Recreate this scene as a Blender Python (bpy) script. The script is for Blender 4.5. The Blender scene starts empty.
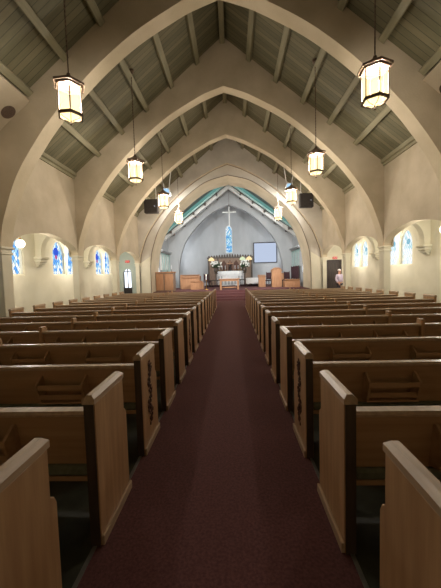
import bpy, bmesh, math, random
from mathutils import Vector, Matrix
random.seed(7)
PI = math.pi
scene = bpy.context.scene
COL = scene.collection
XC = -0.15                      # nave centre line (camera stands at x=0)
W = 5.6                         # half width of the nave
CAP, PLATE, RIDGE = 2.46, 5.38, 9.95
BAY = 3.78
PIERS = [0.0, 3.75, 7.5, 11.34, 15.12, 18.9]
T = .42                         # thickness of the arches and piers
AO = 7.15                       # half width to the aisle's outer wall

# ------------------------------------------------------------------ materials
def nt(name):
    m = bpy.data.materials.new(name); m.use_nodes = True
    t = m.node_tree; t.nodes.clear()
    o = t.nodes.new('ShaderNodeOutputMaterial')
    return m, t, o
def lin(c):
    return tuple(((x/255)/12.92 if x/255 <= .04045 else ((x/255+.055)/1.055)**2.4) for x in c) + (1,)
def N(t, kind, **kw):
    n = t.nodes.new(kind)
    for k, v in kw.items(): setattr(n, k, v)
    return n
def mottled(name, c1, c2, scale=3.0, rough=.8, bump=.15, bscale=40, stretch=(1,1,1), metal=0, detail=6, coat=0, lo=.35, hi=.65):
    m, t, o = nt(name); L = t.links.new
    b = N(t, 'ShaderNodeBsdfPrincipled'); L(b.outputs[0], o.inputs[0])
    tc = N(t, 'ShaderNodeTexCoord'); mp = N(t, 'ShaderNodeMapping'); mp.inputs['Scale'].default_value = stretch
    L(tc.outputs['Object'], mp.inputs[0])
    n = N(t, 'ShaderNodeTexNoise'); n.inputs['Scale'].default_value = scale; n.inputs['Detail'].default_value = detail
    L(mp.outputs[0], n.inputs['Vector'])
    r = N(t, 'ShaderNodeValToRGB'); r.color_ramp.elements[0].color = lin(c1); r.color_ramp.elements[1].color = lin(c2)
    r.color_ramp.elements[0].position = lo; r.color_ramp.elements[1].position = hi
    L(n.outputs[0], r.inputs[0]); L(r.outputs[0], b.inputs['Base Color'])
    b.inputs['Roughness'].default_value = rough; b.inputs['Metallic'].default_value = metal
    if coat: b.inputs['Coat Weight'].default_value = coat; b.inputs['Coat Roughness'].default_value = .25
    if bump:
        n2 = N(t, 'ShaderNodeTexNoise'); n2.inputs['Scale'].default_value = bscale; n2.inputs['Detail'].default_value = 4
        L(mp.outputs[0], n2.inputs['Vector'])
        bp = N(t, 'ShaderNodeBump'); bp.inputs['Strength'].default_value = bump; bp.inputs['Distance'].default_value = .02
        L(n2.outputs[0], bp.inputs['Height']); L(bp.outputs[0], b.inputs['Normal'])
    return m
def glow(name, c, s, transp=0.0):
    m, t, o = nt(name); L = t.links.new
    e = N(t, 'ShaderNodeEmission'); e.inputs[0].default_value = lin(c); e.inputs[1].default_value = s
    if transp:
        tr = N(t, 'ShaderNodeBsdfTransparent'); mx = N(t, 'ShaderNodeMixShader'); mx.inputs[0].default_value = transp
        L(e.outputs[0], mx.inputs[1]); L(tr.outputs[0], mx.inputs[2]); L(mx.outputs[0], o.inputs[0])
    else: L(e.outputs[0], o.inputs[0])
    return m
def boards(name, c1, c2, axis='Y', width=.14):
    """planks; the joints repeat along one object axis"""
    m, t, o = nt(name); L = t.links.new
    b = N(t, 'ShaderNodeBsdfPrincipled'); L(b.outputs[0], o.inputs[0]); b.inputs['Roughness'].default_value = .75
    tc = N(t, 'ShaderNodeTexCoord'); sp = N(t, 'ShaderNodeSeparateXYZ'); L(tc.outputs['Object'], sp.inputs[0])
    dv = N(t, 'ShaderNodeMath', operation='DIVIDE'); dv.inputs[1].default_value = width; L(sp.outputs[axis], dv.inputs[0])
    fl = N(t, 'ShaderNodeMath', operation='FLOOR'); L(dv.outputs[0], fl.inputs[0])
    fr = N(t, 'ShaderNodeMath', operation='FRACT'); L(dv.outputs[0], fr.inputs[0])
    wn = N(t, 'ShaderNodeTexWhiteNoise', noise_dimensions='1D'); L(fl.outputs[0], wn.inputs['W'])
    mp = N(t, 'ShaderNodeMapping'); mp.inputs['Scale'].default_value = (1.5, 14, 1.5); L(tc.outputs['Object'], mp.inputs[0])
    n = N(t, 'ShaderNodeTexNoise'); n.inputs['Scale'].default_value = 1.6; n.inputs['Detail'].default_value = 6; L(mp.outputs[0], n.inputs['Vector'])
    mx = N(t, 'ShaderNodeMath', operation='MULTIPLY_ADD'); mx.inputs[1].default_value = .55; L(wn.outputs[0], mx.inputs[0])
    ml = N(t, 'ShaderNodeMath', operation='MULTIPLY'); ml.inputs[1].default_value = .6; L(n.outputs[0], ml.inputs[0]); L(ml.outputs[0], mx.inputs[2])
    r = N(t, 'ShaderNodeValToRGB'); r.color_ramp.elements[0].color = lin(c1); r.color_ramp.elements[1].color = lin(c2)
    r.color_ramp.elements[0].position = .15; r.color_ramp.elements[1].position = .9
    L(mx.outputs[0], r.inputs[0])
    gp = N(t, 'ShaderNodeMath', operation='LESS_THAN'); gp.inputs[1].default_value = .09; L(fr.outputs[0], gp.inputs[0])
    mc = N(t, 'ShaderNodeMixRGB'); mc.inputs[2].default_value = lin(tuple(x*.8 for x in c1)); L(gp.outputs[0], mc.inputs[0]); L(r.outputs[0], mc.inputs[1])
    L(mc.outputs[0], b.inputs['Base Color'])
    bp = N(t, 'ShaderNodeBump', invert=True); bp.inputs['Strength'].default_value = .3; bp.inputs['Distance'].default_value = .02
    L(gp.outputs[0], bp.inputs['Height']); L(bp.outputs[0], b.inputs['Normal'])
    return m
def stained(name, cols, lead, strength, medallion=None):
    """leaded diamonds of coloured glass lit from behind by daylight; object Y/Z plane"""
    m, t, o = nt(name); L = t.links.new
    tc = N(t, 'ShaderNodeTexCoord'); sp = N(t, 'ShaderNodeSeparateXYZ'); L(tc.outputs['Object'], sp.inputs[0])
    ad = N(t, 'ShaderNodeMath', operation='ADD'); L(sp.outputs['Y'], ad.inputs[0]); L(sp.outputs['X'], ad.inputs[1])
    def diag(sign):
        a = N(t, 'ShaderNodeMath', operation='MULTIPLY_ADD'); a.inputs[1].default_value = sign*.62
        L(sp.outputs['Z'], a.inputs[0]); L(ad.outputs[0], a.inputs[2])
        d = N(t, 'ShaderNodeMath', operation='DIVIDE'); d.inputs[1].default_value = .15; L(a.outputs[0], d.inputs[0])
        f = N(t, 'ShaderNodeMath', operation='FRACT'); L(d.outputs[0], f.inputs[0])
        l = N(t, 'ShaderNodeMath', operation='LESS_THAN'); l.inputs[1].default_value = .12; L(f.outputs[0], l.inputs[0])
        fl = N(t, 'ShaderNodeMath', operation='FLOOR'); L(d.outputs[0], fl.inputs[0])
        return l, fl
    l1, f1 = diag(1); l2, f2 = diag(-1)
    cv = N(t, 'ShaderNodeCombineXYZ'); L(f1.outputs[0], cv.inputs[0]); L(f2.outputs[0], cv.inputs[1])
    wn = N(t, 'ShaderNodeTexWhiteNoise', noise_dimensions='2D'); L(cv.outputs[0], wn.inputs['Vector'])
    r = N(t, 'ShaderNodeValToRGB'); r.color_ramp.interpolation = 'CONSTANT'
    e = r.color_ramp.elements
    e[0].color = lin(cols[0]); e[0].position = 0; e[1].color = lin(cols[1]); e[1].position = 1/len(cols)
    for i in range(2, len(cols)):
        k = e.new(i/len(cols)); k.color = lin(cols[i])
    L(wn.outputs[0], r.inputs[0]); col = r.outputs[0]
    if medallion:                                   # (y, z, radius, colour) in object space
        for (my, mz, rad, mc) in medallion:
            vm = N(t, 'ShaderNodeVectorMath', operation='DISTANCE'); vm.inputs[1].default_value = (0, my, mz)
            c2 = N(t, 'ShaderNodeCombineXYZ'); L(ad.outputs[0], c2.inputs[1]); L(sp.outputs['Z'], c2.inputs[2]); L(c2.outputs[0], vm.inputs[0])
            lt = N(t, 'ShaderNodeMath', operation='LESS_THAN'); lt.inputs[1].default_value = rad; L(vm.outputs['Value'], lt.inputs[0])
            mx = N(t, 'ShaderNodeMixRGB'); mx.inputs[2].default_value = lin(mc); L(lt.outputs[0], mx.inputs[0]); L(col, mx.inputs[1]); col = mx.outputs[0]
    mxx = N(t, 'ShaderNodeMath', operation='MAXIMUM'); L(l1.outputs[0], mxx.inputs[0]); L(l2.outputs[0], mxx.inputs[1])
    mx = N(t, 'ShaderNodeMixRGB'); mx.inputs[2].default_value = lin(lead); L(mxx.outputs[0], mx.inputs[0]); L(col, mx.inputs[1])
    em = N(t, 'ShaderNodeEmission'); em.inputs[1].default_value = strength; L(mx.outputs[0], em.inputs[0]); L(em.outputs[0], o.inputs[0])
    return m

M = {}
M['stucco'] = mottled('stucco', (180,167,142), (198,185,161), 1.1, .9, .35, 22, stretch=(1,1,1), detail=8)
M['soffit'] = mottled('soffit_plaster', (196,182,152), (210,196,168), 1.2, .9, .25, 22)
M['wall_pale'] = mottled('pale_stucco', (184,177,162), (200,193,179), 1.1, .9, .3, 22, detail=8)
M['line'] = mottled('shadow_gap_paint', (120,108,94), (134,122,106), 3, .9, .1, 22)  # brown paint standing in for shade at the chancel arch reveals
M['cream'] = mottled('cream_plaster', (212,206,182), (224,218,196), 1.4, .85, .15, 25)
M['grey_green'] = mottled('grey_green_plaster', (158,170,160), (172,184,174), 1.0, .9, .2, 20)
M['grey_plaster'] = mottled('grey_plaster', (166,168,168), (182,184,184), 1.0, .9, .2, 20, stretch=(1,1,.4))
M['roof_boards'] = boards('roof_boards', (94,92,68), (124,117,90), 'Y', .16)
M['beam'] = mottled('painted_beam', (132,127,100), (148,142,114), 3, .7, .1, 30, stretch=(4,.5,4))
M['teal'] = mottled('teal_boards', (74,92,90), (94,112,108), 3, .7, .1, 30)
M['teal_pale'] = mottled('pale_teal_paint', (150,182,176), (170,198,192), 3, .6, .05, 30)
M['oak'] = mottled('oak_upright', (176,138,98), (202,163,120), 2.6, .42, .05, 60, stretch=(9,9,.8), coat=.2, lo=.3, hi=.7)
M['oak_back'] = mottled('oak_lengthwise', (172,138,102), (194,160,122), 2.6, .4, .05, 60, stretch=(.5,9,9), coat=.15, lo=.3, hi=.7)
M['oak_cap'] = mottled('oak_cap', (182,156,126), (202,176,144), 3, .42, .03, 60, stretch=(9,1,9), coat=.3)
M['walnut'] = mottled('dark_walnut', (66,55,44), (86,72,58), 3, .45, .05, 50, stretch=(8,8,1))
M['carving'] = mottled('carved_brown', (60,34,22), (104,62,40), 20, .6, .1, 60)
M['pulpit'] = mottled('pulpit_oak', (166,120,86), (190,144,106), 2.6, .45, .05, 60, stretch=(9,9,.8), lo=.3, hi=.7)
M['reredos'] = mottled('reredos_oak', (128,104,86), (150,124,102), 3, .6, .1, 40, stretch=(6,6,1))
M['carpet'] = mottled('maroon_carpet', (92,54,54), (112,70,68), 60, .95, .3, 300)
M['vinyl'] = mottled('dark_green_floor', (62,66,58), (84,88,78), 5, .5, .05, 60)
M['strip'] = mottled('metal_strip', (150,150,145), (175,175,170), 10, .35, 0, metal=.7)
M['cushion'] = mottled('grey_green_cushion', (104,110,92), (120,126,108), 30, .95, .3, 200)
M['iron'] = mottled('bronze_iron', (92,76,62), (116,98,82), 10, .45, .1, 60, metal=.5)
M['black'] = mottled('black_casing', (40,36,34), (52,47,44), 10, .5, .05, 60)
M['grille'] = mottled('speaker_grille', (84,68,56), (104,86,72), 40, .8, .3, 300)
M['white'] = mottled('white_linen', (226,226,224), (238,238,236), 6, .8, .1, 60)
M['whitepaint'] = mottled('white_paint', (216,216,210), (228,228,222), 6, .5, 0)
M['brass'] = mottled('brass', (176,138,70), (200,160,90), 6, .3, 0, metal=.9)
M['leaf'] = mottled('dark_leaves', (34,52,34), (56,78,50), 9, .6, .2, 60)
M['petal'] = mottled('white_petals', (236,234,226), (250,248,240), 9, .7, .1, 60)
M['skin'] = mottled('skin', (196,146,122), (208,158,134), 5, .6, 0)
M['shirt'] = mottled('lilac_shirt', (196,182,204), (210,198,216), 8, .85, .1, 60)
M['trousers'] = mottled('dark_trousers', (44,42,50), (58,56,64), 8, .85, .1, 60)
M['hair'] = mottled('white_hair', (206,196,192), (222,214,210), 20, .8, .2, 120)
M['dark_red'] = mottled('dark_seat', (58,34,38), (72,44,48), 12, .8, .1, 60)
M['doorwood'] = mottled('dark_door', (62,54,50), (78,68,62), 4, .6, .05, 60, stretch=(8,8,.8))
M['lantern_glass'] = glow('lantern_glass', (255,222,150), 1.5, .4)
M['lamp_globe'] = glow('lamp_globe', (255,240,214), 3)
M['candle_lamp'] = glow('shade_lamp', (255,226,170), .6)
M['green_lamp'] = glow('shade_lamp_pale', (226,240,200), .5)
M['blue_lamp'] = glow('stage_lamp_lens', (168,208,236), .6)
M['screen'] = glow('projection_screen_lit', (204,218,244), .44)
M['fill_glow'] = glow('added_fill_glow', (222,228,236), 2.6)  # emission for the unseen panes added to brighten the chancel
M['doorglass'] = glow('daylight_door_glass', (232,244,255), 1.2)
M['skylight'] = glow('skylight_teal', (140,200,190), .26)
M['exit'] = glow('exit_red', (235,60,50), .5)
M['led'] = glow('led', (230,235,255), .6)
BLUE = [(86,150,222),(170,208,236),(214,234,246),(100,165,228),(232,242,248),(150,198,236),(238,240,226)]
M['glass_blue'] = stained('stained_blue', BLUE, (60,84,120), .75, [(0,.98,.19,(50,80,200)),(0,.76,.09,(190,70,120))])
M['glass_blue2'] = stained('stained_blue_plain', BLUE, (60,84,120), .75, [(0,1.0,.12,(60,110,200))])
M['glass_pale'] = stained('stained_pale', [(240,246,250),(236,244,250),(206,228,234),(245,248,250),(226,238,240),(244,242,222),(176,212,220),(250,252,255)], (160,176,184), .66, [(0,.95,.12,(110,170,190))])
M['glass_chancel'] = stained('stained_chancel', [(120,190,240),(200,232,250),(90,160,225),(235,245,250),(150,205,225)], (60,90,120), .6)

# ------------------------------------------------------------------ mesh building
class MB:
    def __init__(s): s.v = []; s.f = []; s.soffit = []; s.mat2 = None
    def add(s, vs, fs):
        k = len(s.v); s.v += [tuple(v) for v in vs]; s.f += [tuple(i+k for i in f) for f in fs]; return s
    def box(s, x0, x1, y0, y1, z0, z1):
        x0, x1 = sorted((x0, x1)); y0, y1 = sorted((y0, y1)); z0, z1 = sorted((z0, z1))
        return s.add([(x0,y0,z0),(x1,y0,z0),(x1,y1,z0),(x0,y1,z0),(x0,y0,z1),(x1,y0,z1),(x1,y1,z1),(x0,y1,z1)],
                     [(0,3,2,1),(4,5,6,7),(0,1,5,4),(1,2,6,5),(2,3,7,6),(3,0,4,7)])
    def prism(s, poly, a0, a1, axis='x'):
        """poly in the plane across axis; x: (y,z)  y: (x,z)  z: (x,y)"""
        n = len(poly)
        mk = {'x': lambda p,a:(a,p[0],p[1]), 'y': lambda p,a:(p[0],a,p[1]), 'z': lambda p,a:(p[0],p[1],a)}[axis]
        vs = [mk(p,a0) for p in poly] + [mk(p,a1) for p in poly]
        fs = [tuple(range(n))[::-1], tuple(range(n,2*n))] + [(i,(i+1)%n,n+(i+1)%n,n+i) for i in range(n)]
        return s.add(vs, fs)
    def strip(s, bot, top, w0, w1, mp, soffit=False):
        """closed solid between two matching polylines (u,v), extruded from w0 to w1"""
        n = len(bot); vs = []
        for w in (w0, w1):
            for p in bot: vs.append(mp(p[0],p[1],w))
            for p in top: vs.append(mp(p[0],p[1],w))
        fs = []
        for i in range(n-1):
            fs += [(i,i+1,n+i+1,n+i), (2*n+i,3*n+i,3*n+i+1,2*n+i+1), (i,2*n+i,2*n+i+1,i+1), (n+i,n+i+1,3*n+i+1,3*n+i)]
        if soffit: s.soffit += [len(s.f)+4*i+2 for i in range(n-1)]; s.mat2 = 'soffit'
        fs += [(0,n,3*n,2*n), (n-1,2*n-1,4*n-1,3*n-1)]
        return s.add(vs, fs)
    def lathe(s, prof, c=(0,0,0), n=16, ph=0):
        vs = []; fs = []; m = len(prof)
        for r, z in prof:
            for i in range(n):
                a = ph+2*PI*i/n; vs.append((c[0]+r*math.cos(a), c[1]+r*math.sin(a), c[2]+z))
        for j in range(m-1):
            for i in range(n): fs.append((j*n+i, j*n+(i+1)%n, (j+1)*n+(i+1)%n, (j+1)*n+i))
        fs += [tuple(range(n))[::-1], tuple((m-1)*n+i for i in range(n))]
        return s.add(vs, fs)
    def tube(s, pts, r, n=6):
        pts = [Vector(p) for p in pts]; vs = []; fs = []
        for k, p in enumerate(pts):
            d = (pts[min(k+1,len(pts)-1)] - pts[max(k-1,0)]).normalized()
            a = d.orthogonal().normalized() if abs(d.z) < .99 else Vector((1,0,0)); 
            if abs(d.z) < .99: a = d.cross(Vector((0,0,1))).normalized()
            b = d.cross(a); rr = r[k] if isinstance(r,(list,tuple)) else r
            for i in range(n):
                t = 2*PI*i/n; vs.append(p + a*(rr*math.cos(t)) + b*(rr*math.sin(t)))
        for k in range(len(pts)-1):
            for i in range(n): fs.append((k*n+i, k*n+(i+1)%n, (k+1)*n+(i+1)%n, (k+1)*n+i))
        fs += [tuple(range(n))[::-1], tuple((len(pts)-1)*n+i for i in range(n))]
        return s.add(vs, fs)
    def blob(s, c, r, n=8, m=5, sc=(1,1,1)):
        prof = [(math.sin(PI*(j+.02)/(m+.04)), -math.cos(PI*(j+.02)/(m+.04))) for j in range(m+1)]
        vs = []; fs = []
        for rr, z in prof:
            for i in range(n):
                a = 2*PI*i/n; vs.append((c[0]+r*sc[0]*rr*math.cos(a), c[1]+r*sc[1]*rr*math.sin(a), c[2]+r*sc[2]*z))
        for j in range(m):
            for i in range(n): fs.append((j*n+i, j*n+(i+1)%n, (j+1)*n+(i+1)%n, (j+1)*n+i))
        fs += [tuple(range(n))[::-1], tuple(m*n+i for i in range(n))]
        return s.add(vs, fs)
    def build(s, name, mat, parent=None, loc=(0,0,0), rotz=0, bevel=0, smooth=False):
        me = bpy.data.meshes.new(name); me.from_pydata(s.v, [], s.f)
        bm = bmesh.new(); bm.from_mesh(me); bmesh.ops.recalc_face_normals(bm, faces=bm.faces)
        if bevel:
            bmesh.ops.bevel(bm, geom=[e for e in bm.edges if e.is_manifold and e.calc_face_angle(0) > .5], offset=bevel, segments=1, affect='EDGES', clamp_overlap=True)
        bm.to_mesh(me); bm.free()
        if smooth:
            me.polygons.foreach_set('use_smooth', [True]*len(me.polygons))
            me.set_sharp_from_angle(angle=.7)
        me.materials.append(M[mat] if isinstance(mat, str) else mat)
        if s.mat2:
            me.materials.append(M[s.mat2])
            for i in s.soffit: me.polygons[i].material_index = 1
        o = bpy.data.objects.new(name, me); COL.objects.link(o); o.parent = parent
        o.location = loc; o.rotation_euler = (0,0,rotz)
        return o
def tag(o, label=None, cat=None, group=None, kind=None):
    if label: o['label'] = label
    if cat: o['category'] = cat
    if group: o['group'] = group
    if kind: o['kind'] = kind
    return o
def thing(name, loc, label, cat, group=None, rotz=0):
    o = bpy.data.objects.new(name, None); COL.objects.link(o); o.empty_display_size = .1
    o.location = loc; o.rotation_euler = (0,0,rotz)
    return tag(o, label, cat, group)
def struct(o, label=None, cat=None): return tag(o, label, cat, None, 'structure')
def copy_tree(o, parent=None):
    c = o.copy(); COL.objects.link(c); c.parent = parent
    for ch in list(o.children):
        copy_tree(ch, c)
    return c
def spline(pts, n=8):
    out = []
    P = [Vector((2*pts[0][0]-pts[1][0], pts[1][1]))] if False else [Vector((2*pts[0][0]-pts[1][0], 2*pts[0][1]-pts[1][1]))]
    P += [Vector(p) for p in pts] + [Vector((2*pts[-1][0]-pts[-2][0], 2*pts[-1][1]-pts[-2][1]))]
    for i in range(1, len(P)-2):
        for k in range(n):
            t = k/n; a,b,c,d = P[i-1],P[i],P[i+1],P[i+2]
            q = .5*((2*b)+(c-a)*t+(2*a-5*b+4*c-d)*t*t+(3*b-a-3*c+d)*t**3)
            out.append((q.x,q.y))
    out.append(tuple(pts[-1])); return out
def full_arc(half):                       # half: from apex (0,h) outwards -> left..right
    h = spline(half)
    return [(-x,z) for x,z in h[::-1]][:-1] + h
ROOF = lambda x: RIDGE - (RIDGE-PLATE)*abs(x)/W
mapx = lambda u,v,w: (XC+u, w, v)          # arch across the nave
ARC_A = full_arc([(0,8.27),(.5,8.1),(.95,7.91),(1.95,7.36),(2.75,6.78),(3.45,6.16),(4.0,5.62),(4.5,5.02),(5.08,4.15),(5.42,3.3),(5.55,2.85),(5.6,CAP)])
ARC_B = full_arc([(0,7.62),(1.45,7.2),(2.97,6.1),(3.68,5.4),(4.34,4.45),(4.75,3.35),(4.88,2.7),(4.95,1.9),(4.95,0)])
ARC_C = full_arc([(0,7.25),(1.5,6.55),(2.8,5.4),(3.66,4.26),(4.08,3.05),(4.25,1.9),(4.25,0)])

# ------------------------------------------------------------------ floor
Y0, YN = -3.0, 18.9
b = MB().box(XC-AO-.2, XC+AO+.2, Y0, YN+.3, -.1, 0)
struct(b.build('floor', 'vinyl'))
CL, CR = -.84, .615                       # carpet edges along the centre aisle
b = MB().prism([(CL,Y0+.02),(CR,Y0+.02),(CR,15.0),(XC+AO-.1,15.0),(XC+AO-.1,18.38),(XC-AO+.1,18.38),(XC-AO+.1,15.0),(CL,15.0)], .002, .014, 'z')
struct(b.build('floor', 'carpet'), 'maroon carpet down the centre aisle and across the front', 'carpet')
for k, x in enumerate((CL-.012, CR+.012)):
    b = MB().box(x-.012, x+.012, Y0+.02, 15.0, .002, .018)
    struct(b.build('trim_%d' % (k+1), 'strip'))
# chancel steps and platform
b = MB()
for i, (y, h) in enumerate(((18.4,.15),(18.72,.3),(19.04,.45),(19.36,.6))):
    b.box(XC-4.93, XC+4.93, y, 19.7, .001 if i == 0 else h-.15, h)
struct(b.build('floor', 'carpet'), 'four maroon carpeted steps up to the chancel', 'steps')
b = MB().box(XC-5.3, XC+5.3, 19.7, 28.9, .4, .6)
struct(b.build('floor', 'carpet'), 'maroon chancel platform floor', 'floor')

# ------------------------------------------------------------------ roof of the nave
ce = MB()
for s in (-1,1):
    poly = [(XC, RIDGE), (XC+s*(W+.6), ROOF(W+.6)), (XC+s*(W+.6), ROOF(W+.6)+.12), (XC, RIDGE+.12)]
    ce.prism(poly, Y0, 21.2, 'y')
ceil = struct(ce.build('ceiling', 'roof_boards'))
slope = math.atan2(RIDGE-PLATE, W)
pm = {}
def purlin(x, y0, y1):
    key = (round(y1-y0,2), x == 0)
    L = y1-y0
    if x == 0: pr = [(-.085,-.26),(.085,-.26),(.085,-.07),(0,0),(-.085,-.07)]
    else: pr = [(-.085,-.15),(.085,-.15),(.085,0),(-.085,0)]
    b = MB().prism(pr, 0, L, 'y') if False else None
    mb = MB(); sgn = 1 if x > 0 else -1
    a = -sgn*slope if x else 0
    q = [(p[0]*math.cos(a)-p[1]*math.sin(a), p[0]*math.sin(a)+p[1]*math.cos(a)) for p in pr]
    mb.prism(q, 0, L, 'y')
    return mb.build('roof_beam', 'beam', ceil, (XC+x, y0, ROOF(x)), bevel=.012)
for bi in range(len(PIERS)-1):
    y0 = PIERS[bi]+T; y1 = PIERS[bi+1]
    for x in (0,.97,1.9,2.83,3.75,4.66,-.97,-1.9,-2.83,-3.75,-4.66): purlin(x, y0, y1)
    for s in (-1,1):
        mb = MB()
        mb.prism([(0,-.13),(-s*.05,-.13),(-s*.05,-.05),(-s*.12,-.03),(-s*.12,.09),(0,.01)], y0, y1, 'y')
        mb.build('wall_plate', 'beam', ceil, (XC+s*W, 0, PLATE))
# behind the first arch
for x in (0,.97,1.9,2.83,3.75,4.66,-.97,-1.9,-2.83,-3.75,-4.66): purlin(x, Y0+.3, PIERS[0])

# ------------------------------------------------------------------ transverse arches (walls above them up to the roof)
for k, y in enumerate(PIERS[:-1]):
    b = MB().strip(ARC_A, [(x, ROOF(x)-.001) for x,z in ARC_A], y, y+T, mapx, True)
    struct(b.build('trim_%d' % (k+3), 'stucco'), 'pointed plaster arch across the nave, number %d from the back' % (k+1), 'arch')
b = MB().strip(ARC_A, [(x, ROOF(x)-.001) for x,z in ARC_A], 18.9, 19.15, mapx, True)
struct(b.build('trim_8', 'wall_pale'), 'outer order of the chancel arch', 'arch')
nb = [(x, ROOF(x)-.001) for x,z in ARC_B]
b = MB().strip([(-W-.3,0)]+ARC_B+[(W+.3,0)], [(-W-.3, ROOF(W+.3))]+nb+[(W+.3, ROOF(W+.3))], 19.15, 21.2, mapx, True)
struct(b.build('wall_front', 'wall_pale'), 'deep pointed chancel arch wall', 'wall')
# thin dark strips that paint in the shadow gaps around the chancel arch
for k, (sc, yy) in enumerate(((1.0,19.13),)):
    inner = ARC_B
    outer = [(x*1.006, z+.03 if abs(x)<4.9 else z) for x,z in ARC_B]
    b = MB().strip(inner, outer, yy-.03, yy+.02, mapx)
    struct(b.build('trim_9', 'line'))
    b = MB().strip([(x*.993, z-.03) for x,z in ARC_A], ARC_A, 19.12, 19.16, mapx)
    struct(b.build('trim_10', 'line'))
for s in (-1,1):
    b = MB().prism([(XC+s*4.96,.0),(XC+s*5.85,.0),(XC+s*5.85,2.46),(XC+s*5.5,2.5),(XC+s*4.96,2.85)], 19.125, 19.155, 'y')
    struct(b.build('trim_%d' % (11 if s < 0 else 12), 'cream'))

# ------------------------------------------------------------------ nave arcades with piers, aisles
def side_wall(s, name):
    mp = lambda u,v,w: (XC+s*w, u, v)
    b = MB()
    for i in range(len(PIERS)-1):
        ya, yb = PIERS[i]+T, PIERS[i+1]
        mid, hw = (ya+yb)/2, (yb-ya)/2
        bot = []
        for j in range(25):
            a = PI*j/24; u = -math.cos(a)
            h = .56*(abs(math.sin(a))**.85)*(1 - .06*abs(u)) + .03*max(0,1-abs(u)*3)
            bot.append((mid+u*hw, CAP+h))
        b.strip(bot, [(p[0], ROOF(W)+.0) for p in bot], W, W+.28, mp, True)
        b.box(XC+s*W, XC+s*(W+.28), ya-T, ya, CAP, ROOF(W))
    b.box(XC+s*W, XC+s*(W+.28), Y0, PIERS[0], CAP, ROOF(W))
    b.box(XC+s*W, XC+s*(W+.28), 18.9, 19.2, CAP, ROOF(W))
    wall = struct(b.build(name, 'stucco'))
    for i, y in enumerate(PIERS):
        e = T if i < 5 else .25
        x0, x1 = W+.02, W+.26
        p = MB().box(XC+s*x0, XC+s*x1, y+.03, y+e-.03, 0, CAP-.18).box(XC+s*(x0-.03), XC+s*(x1+.03), y, y+e, 0, .18)
        pier = p.build('pier', 'cream', wall, bevel=.01)
        c = MB()
        for dz0, dz1, g in ((-.2,-.14,.025),(-.14,-.06,.005),(-.06,.0,.05)):
            c.box(XC+s*(x0-g), XC+s*(x1+g), y+.02-g, y+e-.02+g, CAP+dz0, CAP+dz1)
        c.build('capital', 'cream', pier, bevel=.008)
    return wall
side_wall(-1, 'wall_left'); side_wall(1, 'wall_right')

def lancet(c, y0, y1, z0, z1):             # outline (u,z) pointed top
    m = (y0+y1)/2; r = (y1-y0)/2; sp = z1-r*1.25
    pts = [(y0,z0),(y1,z0)]
    for j in range(7):
        a = j/6; pts.append((y1 - r*(1-math.cos(a*PI/2))*1.0 if False else m+r*math.cos(a*PI/2), sp+(z1-sp)*math.sin(a*PI/2)**1.1))
    for j in range(5,-1,-1):
        a = j/6; pts.append((m-r*math.cos(a*PI/2), sp+(z1-sp)*math.sin(a*PI/2)**1.1))
    return pts
def boolean_cut(o, cutter):
    md = o.modifiers.new('cut', 'BOOLEAN'); md.operation = 'DIFFERENCE'; md.object = cutter; md.solver = 'EXACT'
    dg = bpy.context.evaluated_depsgraph_get(); dg.update()
    me = bpy.data.meshes.new_from_object(o.evaluated_get(dg))
    o.modifiers.clear(); old = o.data; o.data = me; me.materials.clear(); me.materials.append(old.materials[0])
    bpy.data.objects.remove(cutter)
wn = [0]
def window(poly, axis, depth0, depth1, pane_at, glassmat, framemat='cream', fw=.05):
    """frame ring + pane in a hole; poly (u,z); axis 'x' wall across x or 'y'"""
    wn[0] += 1
    cu = sum(p[0] for p in poly)/len(poly); z0 = min(p[1] for p in poly); cz = (z0+max(p[1] for p in poly))/2
    def ins(p, d):
        dx, dz = p[0]-cu, p[1]-cz; hw = max(abs(q[0]-cu) for q in poly); hh = max(abs(q[1]-cz) for q in poly)
        return (cu+dx*(1-d/hw), cz+dz*(1-d/hh))
    inner = [ins(p, fw) for p in poly]
    mk = (lambda p,a: (a,p[0],p[1])) if axis == 'x' else (lambda p,a: (p[0],a,p[1]))
    n = len(poly); b = MB()
    base = Vector(mk((cu, z0), pane_at))
    vs = [mk(p,depth0) for p in poly]+[mk(p,depth0) for p in inner]+[mk(p,depth1) for p in poly]+[mk(p,depth1) for p in inner]
    fs = []
    for i in range(n):
        j = (i+1)%n; fs += [(i,j,n+j,n+i),(2*n+i,3*n+i,3*n+j,2*n+j),(i,2*n+i,2*n+j,j),(n+i,n+j,3*n+j,3*n+i)]
    b.add([Vector(v)-base for v in vs], fs)
    o = struct(b.build('window_%d' % wn[0], framemat, None, base))
    g = MB(); t = .01
    g.add([Vector(mk(p,pane_at-t))-base for p in inner]+[Vector(mk(p,pane_at+t))-base for p in inner],
          [tuple(range(n))[::-1], tuple(range(n,2*n))]+[(i,(i+1)%n,n+(i+1)%n,n+i) for i in range(n)])
    g.build('stained_glass_pane', glassmat, o)
    return o
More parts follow.
